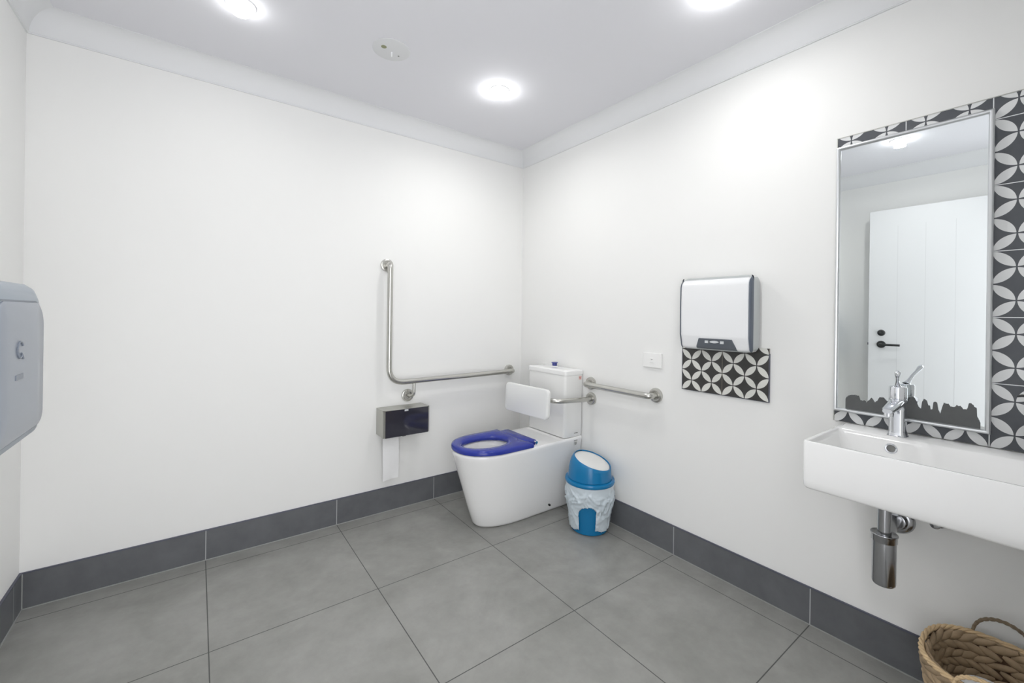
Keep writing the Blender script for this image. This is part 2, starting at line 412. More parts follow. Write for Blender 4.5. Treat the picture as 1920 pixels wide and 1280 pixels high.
def wmark(x, z, s, plate_m, mark_m, name, lab, par):
    b = new(); y = TC - 0.1805 if z > 0.45 else None
    if y is None: y = -0.6425
    box(b, (x - s, y - 0.0006, z - s), (x + s, y, z + s)); p = obj(name, b, plate_m, par, label=lab)
    b = new()
    def st(p0, p1, w=0.14):
        a = Vector((p0[0], 0, p0[1])); c = Vector((p1[0], 0, p1[1])); d = (c - a).normalized(); n = Vector((-d.z, 0, d.x)) * w / 2
        q = [a - n, a + n, c + n, c - n]
        v0 = [b.verts.new((x + v.x * s, y - 0.0014, z + v.z * s)) for v in q]; v1 = [b.verts.new((x + v.x * s, y - 0.0007, z + v.z * s)) for v in q]
        b.faces.new(v0); b.faces.new(v1[::-1])
        for i in range(4): b.faces.new((v0[i], v0[(i + 1) % 4], v1[(i + 1) % 4], v1[i]))
    for seg in (((-0.75, 0.65), (-0.35, -0.1)), ((-0.35, -0.1), (0, 0.5)), ((0, 0.5), (0.35, -0.1)), ((0.35, -0.1), (0.75, 0.65)), ((-0.3, -0.35), (0, -0.75)), ((0, -0.75), (0.3, -0.35)), ((-0.5, -0.15), (0, -0.55)), ((0, -0.55), (0.5, -0.15))): st(*seg)
    obj('letter_mark', b, mark_m, p)
wmark(-0.026, 0.812, 0.0125, pinkm, redm, 'label', 'small pink square label with a red W mark', cis)
wmark(-0.060, 0.410, 0.0115, lblm, greym, 'label', 'small grey label with a dark W mark', pan)
b = new()
for x, z in ((-0.055, 0.470), ):
    for k in range(6): box(b, (x - 0.015 + k * 0.005, TC - 0.1812, z), (x - 0.0115 + k * 0.005, TC - 0.1798, z + 0.0035))
obj('printed_line', b, greym, cis)
b = new()
for k in range(6): box(b, (-0.073 + k * 0.005, -0.6431, 0.4255), (-0.0695 + k * 0.005, -0.6415, 0.429))
obj('printed_line', b, greym, pan)

# ------------------------------------------------------------------ backrest
t = thing('backrest', (0, -0.46, 0.69), 'white padded toilet backrest on a curved steel bar in front of the tank', 'backrest')
b = new()
tube(b, fillet([(-0.010, -0.716, 0.692), (-0.06, -0.716, 0.692), (-0.262, -0.665, 0.692), (-0.262, -0.255, 0.692), (-0.06, -0.204, 0.692), (-0.010, -0.204, 0.692)], [0.05, 0.09, 0.09, 0.05], 10), 0.0145, 18)
obj('bar', b, steel, t, 40)
for y in (-0.716, -0.204):
    b = new(); flange(b, (0, y, 0.692), (-1, 0, 0)); obj('wall_flange', b, steel, t, 40)
b = new(); ol = rrect(0.388, 0.176, 0.026, 6)
def padring(x, k):
    return [(x - 0.030 * (py_ + 0.206) / 0.412 * 1.0 + 0.10 * pz_ * 0.45, -0.457 + py_ * k, 0.672 + pz_ * (k if k > 0.95 else k) ) for py_, pz_ in ol]
loft(b, [padring(-0.278, 0.985), padring(-0.281, 1.0), padring(-0.296, 1.0), padring(-0.301, 0.985), padring(-0.303, 0.93)]); obj('pad', b, padm, t, 50, label='white rounded rectangular pad')

# ------------------------------------------------------------------ toilet roll box
t = thing('toilet_roll_dispenser', (-0.943, 0, 0.475), 'brushed steel toilet roll box with dark tinted front under the L-shaped rail', 'toilet roll dispenser')
X0, X1, Z0, Z1, YD = -1.087, -0.800, 0.476, 0.633, -0.118
b = new(); box(b, (X0, YD + 0.006, Z0), (X1, 0, Z1), 0.002, 1); 
box(b, (X0, YD - 0.002, Z0), (X0 + 0.013, YD + 0.006, Z1)); box(b, (X1 - 0.006, YD - 0.002, Z0), (X1, YD + 0.006, Z1)); box(b, (X0, YD - 0.002, Z1 - 0.002), (X1, YD + 0.006, Z1))
obj('housing', b, steel_d, t)
b = new(); box(b, (X0 + 0.013, YD - 0.001, Z0 - 0.002), (X1 - 0.006, YD + 0.0055, Z1 - 0.002)); fp = obj('front_panel', b, tint, t, label='dark tinted glossy front')
b = new(); box(b, (-0.958, YD - 0.002, Z1 - 0.014), (-0.935, YD - 0.0005, Z1 - 0.004)); obj('printed_label', b, pmark, fp)
b = new(); tube(b, [(-0.943, YD + 0.02, Z1 - 0.001), (-0.943, YD + 0.02, Z1 + 0.0025)], 0.006, 14); obj('lock', b, chrome, t, 40)
b = new(); box(b, (-0.968, YD + 0.002, Z0 - 0.007), (-0.946, YD + 0.02, Z0 - 0.0005), 0.002, 1); obj('release_tab', b, greym, t)
b = new(); n = 18; rows = []
for i in range(n + 1):
    f = i / n; z = Z0 + 0.01 - f * (Z0 + 0.01 - 0.207)
    rows.append((z, f))
th = 0.0012
for side in (0,):
    grid = [[[b.verts.new((-1.068 + 0.098 * j / 8 + 0.004 * f, -0.062 + 0.004 * math.sin(6 * f + j * 0.35) * f + (0.006 * math.exp(-((j / 8 - 0.45 - 0.3 * (f - .7)) / 0.16) ** 2) * max(0, f - 0.35)) + s * th, z + (0.006 * j / 8 if i == n else 0))) for j in range(9)] for i, (z, f) in enumerate(rows)] for s in (0, 1)]
for s in (0, 1):
    for i in range(n):
        for j in range(8): b.faces.new((grid[s][i][j], grid[s][i][j + 1], grid[s][i + 1][j + 1], grid[s][i + 1][j]))
for i in range(n):
    for j in (0, 8): b.faces.new((grid[0][i][j], grid[0][i + 1][j], grid[1][i + 1][j], grid[1][i][j]))
for j in range(8):
    for i in (0, n): b.faces.new((grid[0][i][j], grid[0][i][j + 1], grid[1][i][j + 1], grid[1][i][j]))
tag(obj('toilet_paper', b, paper, smooth=40, loc=(-1.02, -0.06, 0.21)), 'strip of white toilet paper hanging below the steel toilet roll box', 'toilet paper')

# ------------------------------------------------------------------ light switch
t = thing('light_switch', (0, -1.149, 0.968), 'white square light switch plate between the grab rail and the patterned tiles', 'light switch')
b = new(); box(b, (-0.011, -1.206, 0.929), (0, -1.093, 1.007), 0.003, 2); obj('plate', b, swm, t)
b = new(); box(b, (-0.0135, -1.162, 0.955), (-0.0105, -1.136, 0.981), 0.001, 1); rk = obj('rocker', b, swm, t)
b = new(); tube(b, [(-0.0138, -1.150, 0.971), (-0.0132, -1.150, 0.971)], 0.0022, 10); tube(b, [(-0.0138, -1.150, 0.9725), (-0.0138, -1.143, 0.9725)], 0.0008, 6); tube(b, [(-0.0138, -1.150, 0.9725), (-0.0138, -1.157, 0.9725)], 0.0008, 6); obj('indicator', b, greym, rk)

# ------------------------------------------------------------------ patterned tiles and hand dryer
tt = thing('tile_panel', (0, -1.525, 0.843), 'pair of black and white petal tiles on the wall under the hand dryer', 'tile panel')
b = new(); box(b, (-0.010, -1.7225, 0.8435), (-0.0006, -1.3265, 1.070)); obj('tile_face', b, petD, tt)
b = new()
for a_, c_ in (((-0.0115, -1.7235, 0.842), (-0.0006, -1.3255, 0.8435)), ((-0.0115, -1.3265, 0.842), (-0.0006, -1.3245, 1.048)), ((-0.0115, -1.7245, 0.842), (-0.0006, -1.7225, 1.048))): box(b, a_, c_)
obj('edge_trim', b, trim_m, tt)
t = thing('hand_dryer', (0, -1.53, 1.05), 'white hand dryer with grey sides mounted above two petal tiles', 'hand dryer')
YA, YB, ZA, ZB = -1.362, -1.690, 1.050, 1.383
def dr_ring(x, inset, zc=0.0, r=0.03):
    w_, h_ = (YA - YB) - 2 * inset, (ZB - ZA) - 2 * inset
    return [(x, (YA + YB) / 2 + p, (ZA + ZB) / 2 + q + zc) for p, q in rrect(w_, h_, r, 8)]
b = new(); loft(b, [dr_ring(-0.010, 0.006), dr_ring(-0.03, 0.0), dr_ring(-0.076, 0.001), dr_ring(-0.082, 0.004)]); obj('housing', b, sgrey, t, 40, label='grey side housing')
# the white cover: a block whose front curves back at top and bottom, sides capped by a dark trim
def prof(off=0.0, xb=-0.028):
    z0, z1 = ZA + 0.004 - off, ZB - 0.002 + off
    xs = -0.104 - off
    P = [(xb, z1), (-0.066, z1 - 0.001), (xs, z1 - 0.022), (xs - 0.002, z1 - 0.11), (xs, z0 + 0.060), (xs + 0.012, z0 + 0.004), (-0.072, z0), (xb, z0)]
    return [(p.x, p.z) for p in fillet([(x, 0, z) for x, z in P], [0.04, 0.04, 0.10, 0.05, 0.02, 0.01], 6)]
def slab(ys, off=0.0, xb=-0.028):
    b = new(); rs = []
    for y, ins in ys:
        rs.append([(min(xb, x if x > -0.03 else x + ins), y, (z - ins if z > 1.2 else z + ins)) for x, z in prof(off)])
    loft(b, rs); return b
cv = obj('cover', slab([(YA - 0.008, 0.004), (YA - 0.012, 0.001), (YA - 0.02, 0.0), (YB + 0.022, 0.0), (YB + 0.013, 0.001), (YB + 0.010, 0.004)]), whitep, t, 50, label='glossy white front cover')
for s_, y0 in ((-1, YA), (1, YB)):
    ys = [(y0 + s_ * 0.0095, 0.0005), (y0 + s_ * 0.006, 0.0015), (y0 + s_ * 0.002, 0.006), (y0 + s_ * 0.0005, 0.012)]
    obj('side_trim', slab(ys, 0.001, -0.080), dgrey, t, 50, label='dark blue-grey edge band')
# control panel wrapped round the lower front
b = new()
pp = [q for q in prof(0.0) ]
low = [q for q in pp if q[1] < 1.118 and q[0] < -0.05]
low = sorted(low, key=lambda q: -q[1]); low = [(-0.1045, 1.103)] + [q for q in low if q[1] < 1.1]
rs = []
for k, (x, z) in enumerate(low):
    f = k / (len(low) - 1); drop = (low[0][1] - z) / (low[0][1] - low[-1][1])
    hw_l = 0.086 + 0.006 * drop ** 1.4 - (0.012 if k == 0 else 0)
    yc = -1.537; ys = [yc + hw_l * 1.0 - 2 * hw_l * j / 12 for j in range(13)]
    rs.append((x, z, ys))
R0 = [[b.verts.new((x - 0.0022 if i < len(rs) - 1 else x, y, z - (0.001 if i > len(rs) // 2 else 0))) for y in ys] for i, (x, z, ys) in enumerate(rs)]
R1 = [[b.verts.new((x + 0.004, y, z + 0.002)) for y in ys] for (x, z, ys) in rs]
for i in range(len(rs) - 1):
    for j in range(12):
        b.faces.new((R0[i][j], R0[i][j + 1], R0[i + 1][j + 1], R0[i + 1][j])); b.faces.new((R1[i][j], R1[i + 1][j], R1[i + 1][j + 1], R1[i][j + 1]))
    for j in (0, 12): b.faces.new((R0[i][j], R0[i + 1][j], R1[i + 1][j], R1[i][j]))
for i in (0, -1):
    for j in range(12): b.faces.new((R0[i][j], R0[i][j + 1], R1[i][j + 1], R1[i][j]))
cp = obj('control_panel', b, pgrey, t, 50, label='dark grey panel with a small emblem')
b = new()
zz = 1.090
v = [b.verts.new((-0.1085, -1.536 + 0.021 * math.cos(2 * PI * k / 16), zz + 0.0055 * math.sin(2 * PI * k / 16) * abs(math.sin(2 * PI * k / 16)) ** 0.4)) for k in range(16)]
v2 = [b.verts.new((-0.1045, p.co.y, p.co.z)) for p in v]; b.faces.new(v); b.faces.new(v2[::-1])
for k in range(16): b.faces.new((v[k], v[(k + 1) % 16], v2[(k + 1) % 16], v2[k]))
for yy in (-1.501, -1.571): box(b, (-0.1085, yy - 0.0075, zz - 0.0065), (-0.1045, yy + 0.0075, zz + 0.005))
obj('emblem', b, pmark, cp)

# tile splashback behind the mirror and basin
MY0, MY1 = -1.9545, -2.349
t = thing('tile_panel', (0, -2.28, 0.812), 'large black and white petal tile splashback behind the mirror and basin', 'tile panel')
b = new(); box(b, (-0.010, -2.612, 0.8175), (-0.0006, -1.954, 1.879)); obj('tile_face', b, petB, t)
b = new()
for a_, c_ in (((-0.0115, -2.612, 1.879), (-0.0006, -1.952, 1.8815)), ((-0.0115, -1.954, 0.8175), (-0.0006, -1.9515, 1.8815))): box(b, a_, c_)
obj('edge_trim', b, steel_d, t)
# mirror
t = thing('mirror', (-0.010, -2.15, 0.857), 'tall framed wall mirror with dark tarnish along its bottom, above the basin', 'mirror')
b = new(); box(b, (-0.0215, MY1 + 0.004, 0.861), (-0.0105, MY0 - 0.004, 1.838)); gl = obj('glass', b, mirm, t)
def frame_piece(bm, p0, p1, ax, inw):
    """rounded frame length; inw is the inward direction in (y,z)"""
    pr = [(-0.0102, 0.0), (-0.026, 0.0), (-0.030, 0.003), (-0.031, 0.006), (-0.030, 0.009), (-0.0265, 0.0115), (-0.0218, 0.0125), (-0.0102, 0.0125)]
    rs = []
    for k, p in enumerate((p0, p1)):
        rs.append([(x, p[0] + inw[0] * o + (ax[0] * o * (1 if k == 0 else -1)), p[1] + inw[1] * o + (ax[1] * o * (1 if k == 0 else -1))) for x, o in pr])
    loft(bm, rs)
b = new(); A0, A1, C0, C1 = MY1, MY0, 0.857, 1.842
frame_piece(b, (A1, C0), (A1, C1), (0, 1), (-1, 0)); frame_piece(b, (A0, C0), (A0, C1), (0, 1), (1, 0))
frame_piece(b, (A0, C0), (A1, C0), (1, 0), (0, 1)); frame_piece(b, (A0, C1), (A1, C1), (1, 0), (0, -1))
obj('frame', b, framem, t, 30, label='slim silver frame')
topl = [(-1.990, 0.872), (-1.991, 0.905), (-1.994, 0.913), (-2.004, 0.921), (-2.018, 0.924), (-2.030, 0.922), (-2.035, 0.908), (-2.041, 0.905), (-2.047, 0.910), (-2.052, 0.902), (-2.060, 0.913), (-2.065, 0.921), (-2.071, 0.916), (-2.075, 0.906), (-2.083, 0.915), (-2.088, 0.927), (-2.100, 0.928), (-2.107, 0.918), (-2.118, 0.915), (-2.130, 0.905), (-2.159, 0.914), (-2.167, 0.934), (-2.172, 0.943), (-2.179, 0.940), (-2.185, 0.927), (-2.190, 0.908), (-2.195, 0.908), (-2.197, 0.932), (-2.202, 0.940), (-2.209, 0.935), (-2.212, 0.920), (-2.216, 0.921), (-2.218, 0.908), (-2.222, 0.908), (-2.224, 0.934), (-2.233, 0.934), (-2.235, 0.915), (-2.240, 0.899), (-2.245, 0.922), (-2.248, 0.935), (-2.258, 0.934), (-2.264, 0.926), (-2.270, 0.925), (-2.276, 0.931), (-2.284, 0.932), (-2.291, 0.925), (-2.298, 0.921), (-2.301, 0.930), (-2.303, 0.943), (-2.309, 0.944), (-2.315, 0.935), (-2.320, 0.930), (-2.318, 0.912), (-2.324, 0.899), (-2.329, 0.886), (-2.328, 0.876), (-2.318, 0.872)]
random.seed(3)
def top_at(y):
    for (ya, za), (yb, zb) in zip(topl[1:], topl[2:]):
        if yb <= y <= ya: return za + (zb - za) * (ya - y) / max(1e-6, ya - yb)
    return 0.88
b = new(); n = 420; cols = []
for k in range(n + 1):
    y = -1.991 - (2.328 - 1.991) * k / n
    zt = top_at(y) + random.uniform(-0.0016, 0.0016) + 0.0022 * noise.noise(Vector((y * 160, 0, 3)))
    cols.append([b.verts.new((x, y, zz_)) for x in (-0.0222, -0.0217) for zz_ in (0.8697, max(0.875, zt))])
for c0, c1 in zip(cols, cols[1:]):
    b.faces.new((c0[0], c1[0], c1[1], c0[1])); b.faces.new((c0[2], c0[3], c1[3], c1[2])); b.faces.new((c0[1], c1[1], c1[3], c0[3])); b.faces.new((c0[0], c0[2], c1[2], c1[0]))
for c0 in (cols[0], cols[-1]): b.faces.new((c0[0], c0[1], c0[3], c0[2]))
obj('tarnish', b, tarn, gl, label='dark ragged tarnished patch')

# ------------------------------------------------------------------ basin
BY0, BY1, BX, BZ0, BZ1 = -1.985, -2.60, -0.408, 0.663, 0.815
t = thing('basin', (0, -2.29, 0.663), 'long rectangular white wall-hung ceramic basin under the mirror', 'basin')
b = new()
BCX, BCY = BX / 2, (BY0 + BY1) / 2
def bring(inx, iny0, iny1, z, r, xb=None, xf=None):
    x0 = (BX + inx) if xf is None else xf; x1 = (-0.012) if xb is None else xb
    y0, y1 = BY1 + iny1, BY0 - iny0
    return [((x0 + x1) / 2 + p, (y0 + y1) / 2 + q, z) for p, q in rrect(x1 - x0, y1 - y0, r, 6)]
LR = [0.004, 0.016, 0.016, 0.004]
rings = [bring(0.018, 0.018, 0.018, BZ0, [0.004, 0.02, 0.02, 0.004]), bring(0.006, 0.006, 0.006, BZ0 + 0.003, LR), bring(0.001, 0.001, 0.001, BZ0 + 0.010, LR), bring(0, 0, 0, BZ0 + 0.03, LR), bring(0, 0, 0, BZ1 - 0.005, LR), bring(0.0015, 0.0015, 0.0015, BZ1 - 0.001, LR), bring(0.004, 0.004, 0.004, BZ1, LR),
  bring(0.011, 0.011, 0.011, BZ1, [0.01, 0.012, 0.012, 0.01], xb=-0.112), bring(0.0145, 0.0145, 0.0145, BZ1 - 0.003, [0.01, 0.012, 0.012, 0.01], xb=-0.116), bring(0.020, 0.020, 0.022, BZ1 - 0.02, [0.02] * 4, xb=-0.120), bring(0.045, 0.045, 0.045, BZ1 - 0.090, [0.04] * 4, xb=-0.140), bring(0.070, 0.075, 0.075, BZ1 - 0.104, [0.05] * 4, xb=-0.165), bring(0.12, 0.13, 0.13, BZ1 - 0.108, [0.02] * 4, xb=-0.20)]
loft(b, rings); basin = obj('bowl', b, ceramic, t, 40)
b = new(); oc = Vector((-0.1235, -2.142, 0.778)); ax = Vector((-1, 0, 0.25)).normalized()
lathe(b, oc, ax, [(0.0165, -0.004), (0.0165, 0.003), (0.0145, 0.0045), (0.0115, 0.004), (0.0105, 0.001)], 28, True, False); obj('overflow_ring', b, chrome, t, 40, label='chrome overflow ring')
b = new(); lathe(b, oc + ax * 0.0005, ax, [(0.0112, 0), (0.0112, 0.0012)], 24); obj('overflow_hole', b, greym, t)
b = new(); lathe(b, (-0.262, -2.145, BZ1 - 0.109), (0, 0, 1), [(0.03, 0), (0.03, 0.003), (0.026, 0.005), (0.004, 0.006)], 28); obj('waste_plug', b, chrome, t, 40)
# tap
t = thing('mixer_tap', (-0.075, -2.147, BZ1), 'chrome lever mixer tap standing on the basin in front of the mirror', 'tap')
b = new(); fx, fy = -0.072, -2.147
tr = lambda w_, d_, z, r, dx=0: [(fx + dx + p, fy + q, z) for p, q in rrect(w_, d_, r, 6)]
loft(b, [tr(0.056, 0.050, 0.8155, 0.014), tr(0.052, 0.046, 0.818, 0.014), tr(0.048, 0.042, 0.83, 0.012), tr(0.047, 0.041, 0.895, 0.012), tr(0.044, 0.038, 0.906, 0.012), tr(0.036, 0.032, 0.911, 0.012)]); obj('body', b, chrome, t, 40)
b = new(); bmr = []
def sp_ring(x, z, w_, h_, r): return [(x, fy + p, z + q) for p, q in rrect(w_, h_, r, 5)]
loft(b, [sp_ring(-0.058, 0.923, 0.038, 0.026, 0.009), sp_ring(-0.10, 0.925, 0.038, 0.026, 0.010), sp_ring(-0.14, 0.919, 0.034, 0.022, 0.009), sp_ring(-0.192, 0.912, 0.030, 0.019, 0.008), sp_ring(-0.202, 0.911, 0.024, 0.013, 0.006)])
sp = obj('spout', b, chrome, t, 40)
b = new(); lathe(b, (-0.182, fy, 0.905), (-0.15, 0, -1), [(0.0125, 0), (0.0125, 0.013), (0.0105, 0.015), (0.009, 0.013)], 24); obj('aerator', b, chrome, sp, 40)
b = new(); lathe(b, (fx, fy, 0.908), (0, 0, 1), [(0.019, 0), (0.019, 0.012), (0.0235, 0.022), (0.0235, 0.029), (0.0225, 0.030), (0.0225, 0.0315), (0.0235, 0.0325), (0.0235, 0.066), (0.021, 0.070), (0.008, 0.072)], 32); obj('cartridge', b, chrome, t, 40)
b = new(); L0 = Vector((fx - 0.004, fy, 0.974))
tube(b, [L0, L0 + Vector((-0.018, -0.003, 0.012)), L0 + Vector((-0.045, -0.008, 0.030)), L0 + Vector((-0.072, -0.013, 0.042)), L0 + Vector((-0.096, -0.018, 0.054)), L0 + Vector((-0.106, -0.020, 0.059)), L0 + Vector((-0.109, -0.0205, 0.0605))], [0.012, 0.0065, 0.005, 0.0052, 0.0078, 0.0072, 0.003], 16); obj('lever', b, chrome, t, 60)
# bottle trap
t = thing('bottle_trap', (-0.20, -2.150, 0.37), 'chrome bottle trap hanging beneath the basin', 'basin trap')
tx, ty = -0.215, -2.147
b = new(); lathe(b, (tx, ty, 0), (0, 0, 1), [(0.026, 0.373), (0.0285, 0.376), (0.0295, 0.381), (0.030, 0.500), (0.030, 0.507)], 36); obj('bottle', b, chrome_d, t, 40)
b = new(); lathe(b, (tx, ty, 0), (0, 0, 1), [(0.031, 0.507), (0.032, 0.5085), (0.032, 0.524), (0.0335, 0.527), (0.0345, 0.530), (0.0335, 0.532), (0.03, 0.530), (0.02, 0.5295)], 36); obj('collar', b, chrome_d, t, 40)
b = new(); lathe(b, (tx, ty, 0), (0, 0, 1), [(0.0175, 0.5295), (0.0175, 0.640), (0.029, 0.645), (0.029, 0.662)], 28); obj('tailpipe', b, chrome_d, t, 40)
b = new(); tube(b, [(tx + 0.026, ty, 0.516), (-0.06, -2.134, 0.514), (-0.004, -2.130, 0.512)], 0.0185, 24); obj('outlet_pipe', b, chrome_d, t, 40)
b = new(); lathe(b, (-0.0005, -2.136, 0.513), (-1, 0, 0), [(0.047, 0), (0.047, 0.003), (0.045, 0.010), (0.038, 0.015), (0.030, 0.016), (0.026, 0.0235), (0.026, 0.030), (0.020, 0.0315)], 40); obj('wall_flange', b, chrome_d, t, 40)
# stop valve
t = thing('stop_valve', (0, -2.228, 0.538), 'small chrome water valve on the wall, mostly hidden behind the basin', 'valve')
b = new(); lathe(b, (-0.0005, -2.236, 0.546), (-1, 0, 0), [(0.023, 0), (0.023, 0.003), (0.018, 0.008), (0.010, 0.009), (0.010, 0.035), (0.013, 0.036), (0.013, 0.05), (0.006, 0.052)], 28); obj('valve_body', b, chrome_d, t, 40)
b = new(); tube(b, [(-0.04, -2.236, 0.545), (-0.04, -2.236, 0.640)], 0.006, 12); tube(b, [(-0.03, -2.244, 0.545), (-0.03, -2.275, 0.545)], 0.007, 12); obj('hose', b, black, t, 40)

# ------------------------------------------------------------------ soap pump (mostly past the right edge of the photo)
t = thing('soap_dispenser', (-0.06, -2.445, BZ1), 'soap pump bottle with black nozzle on the basin, cut by the right edge', 'soap dispenser')
b = new(); lathe(b, (-0.06, -2.452, BZ1 + 0.0005), (0, 0, 1), [(0.030, 0), (0.033, 0.003), (0.033, 0.100), (0.028, 0.112), (0.013, 0.118), (0.013, 0.125)], 32); obj('bottle', b, greym, t, 40, label='grey bottle')
b = new(); lathe(b, (-0.06, -2.452, BZ1 + 0.126), (0, 0, 1), [(0.015, 0), (0.015, 0.014), (0.004, 0.016), (0.004, 0.042), (0.010, 0.043), (0.010, 0.053), (0.004, 0.055)], 24)
tube(b, [(-0.06, -2.450, 0.989), (-0.06, -2.411, 0.988), (-0.06, -2.402, 0.985)], [0.0045, 0.0038, 0.0033], 12); obj('pump', b, black, t, 40, label='black pump nozzle')

# ------------------------------------------------------------------ pedal-free swing bin with liner
bc = Vector((-0.155, -0.852, 0))
t = thing('waste_bin', bc, 'small blue swing-top waste bin standing between toilet and wall', 'bin')
b = new(); RB = [(0.094, 0.001), (0.100, 0.004), (0.102, 0.02), (0.126, 0.262), (0.1275, 0.268)]
lathe(b, bc, (0, 0, 1), RB, 56); obj('bucket', b, binp, t, 40)
b = new(); lathe(b, bc, (0, 0, 1), [(0.128, 0.2685), (0.1365, 0.268), (0.1385, 0.273), (0.1385, 0.282), (0.136, 0.287), (0.121, 0.289)], 56); obj('rim', b, binp, t, 40, label='rolled blue rim')
dome = [(0.120, 0.289), (0.1225, 0.291), (0.1205, 0.315), (0.1175, 0.345), (0.1125, 0.372), (0.1045, 0.396), (0.092, 0.414), (0.073, 0.427), (0.047, 0.435), (0.015, 0.438)]
# the flap is the part of the dome beyond a tilted plane
pc = Vector((bc.x + 0.0, bc.y, 0.391)); pn = Vector((0.13, -0.30, 1.0)).normalized()
def dome_bm(scale=1.0):
    b = new(); lathe(b, bc, (0, 0, 1), [(r * scale, 0.29 + (z - 0.29) * scale) for r, z in dome], 72, False, True); return b
b = dome_bm()
bmesh.ops.bisect_plane(b, geom=b.verts[:] + b.edges[:] + b.faces[:], plane_co=pc, plane_no=pn, clear_outer=True)
o = obj('hood', b, binp, t, 50, label='blue hood with a curved opening')
sm = o.modifiers.new('wall', 'SOLIDIFY'); sm.thickness = 0.0035; sm.offset = -1
b = dome_bm(0.972)
bmesh.ops.bisect_plane(b, geom=b.verts[:] + b.edges[:] + b.faces[:], plane_co=pc - pn * 0.009, plane_no=pn, clear_inner=True)
for vv in b.verts:                       # the flap dishes slightly
    d = (vv.co - (pc - pn * 0.009)).dot(pn); vv.co -= pn * d * 0.72
o = obj('swing_flap', b, binw, t, 60, label='off-white swing flap')
sm = o.modifiers.new('wall', 'SOLIDIFY'); sm.thickness = 0.002; sm.offset = -1
# liner draped outside the bucket
view = math.atan2(-2.5167 - bc.y, -1.9517 - bc.x)      # the opening of the liner faces the room
b = new(); NT, NZ = 180, 54
def bagr(th, f, z):
    base = 0.100 + (0.1275 - 0.100) * z / 0.265
    p = Vector((math.cos(th), math.sin(th), z * 6.0))
    w_ = Vector((noise.noise(p * 1.7), noise.noise(p * 1.7 + Vector((5, 1, 2))), noise.noise(p * 1.3 + Vector((9, 4, 3)))))
    f1 = 1 - abs(noise.noise(p * 2.2 + w_ * 1.6)) * 2; f2 = 1 - abs(noise.noise(p * 4.6 + w_ * 2.5 + Vector((3, 7, 1)))) * 2
    v = 0.0105 * max(0, f1) ** 2 + 0.0045 * max(0, f2) ** 2
    belt = math.exp(-((z - 0.185) / 0.05) ** 2)
    return base + 0.0045 + max(0, v) * (0.45 + 0.75 * belt) * min(1, f * 6) + 0.001
def zlow(th):
    d = (th - view + PI) % (2 * PI) - PI
    # d>0 is the left of the photo
    if -0.52 < d < 0.30:
        s = (d + 0.11) / 0.41
        return 0.132 + 0.030 * max(0, 1 - abs(s) ** 3.5) + 0.010 * s
    if d >= 0.30: return 0.030 + 0.006 * math.sin(th * 5)
    return 0.022 + 0.010 * math.sin(th * 4)
VV = {}
for j in range(NT):
    th = 2 * PI * j / NT; zl = zlow(th)
    for i in range(NZ + 1):
        z = 0.2665 - (0.2665 - 0.020) * i / NZ
        VV[i, j] = (th, z)
verts = {}
def vert(i, j):
    j %= NT
    if (i, j) not in verts:
        th, z = VV[i, j]; f = i / NZ; r = bagr(th, f, z); verts[i, j] = b.verts.new(bc + Vector((math.cos(th) * r, math.sin(th) * r, z)))
    return verts[i, j]
for j in range(NT):
    thm = 2 * PI * (j + 0.5) / NT
    for i in range(NZ):
        zm = 0.2665 - (0.2665 - 0.020) * (i + 1) / NZ
        if zm < zlow(thm) - 0.002: continue
        b.faces.new((vert(i, j), vert(i, j + 1), vert(i + 1, j + 1), vert(i + 1, j)))
o = obj('bin_liner', b, bagm, None, 70, loc=bc + Vector((0, 0, 0.02)))
tag(o, 'crumpled white plastic liner draped around the blue waste bin', 'bin liner')
sm = o.modifiers.new('film', 'SOLIDIFY'); sm.thickness = 0.0008; sm.offset = 1

# ------------------------------------------------------------------ woven basket
KC = Vector((-0.207, -2.382, 0)); KA, KB, KH = 0.156, 0.146, 0.264
def sup(th, s=1.0, p=2.5):
    c, s_ = math.cos(th), math.sin(th)
    return Vector((KA * s * math.copysign(abs(c) ** (2 / p), c), KB * s * math.copysign(abs(s_) ** (2 / p), s_), 0))
t = thing('basket', KC, 'woven reed storage basket with loop handles on the floor beneath the basin', 'basket')
def strand(bm, c, d, nrm, L, w_, th_, nseg=6, nr=6):
    d = d.normalized(); nrm = (nrm - d * nrm.dot(d)).normalized(); s_ = d.cross(nrm)
    rings = []
    for i in range(nseg + 1):
        f = i / nseg; k = max(0.18, math.sin(PI * (0.08 + 0.84 * f)) ** 0.6); o_ = c + d * (f - 0.5) * L + nrm * (0.002 * math.sin(PI * f))
        rings.append([o_ + (nrm * math.cos(2 * PI * q / nr) * th_ + s_ * math.sin(2 * PI * q / nr) * w_) * k for q in range(nr)])
    loft(bm, rings)
random.seed(11)
b = new()
core = []; cb = new()
for z in (0.004, 0.08, 0.16, 0.248):
    s = 0.74 + 0.24 * z / KH; core.append([KC + sup(2 * PI * k / 48, s * 0.975) + Vector((0, 0, z)) for k in range(48)])
core2 = [[KC + (p - KC) * 0.972 + Vector((0, 0, 0.006 if i == 0 else p.z * (1 - 0.972))) for p in r] for i, r in enumerate(core)]
loft(cb, core + core2[::-1], True, True); obj('gap_shade_core', cb, gap_shade_m, t, 60)  # added dark core, paints the gaps of the weave as shaded
ROWS = 11
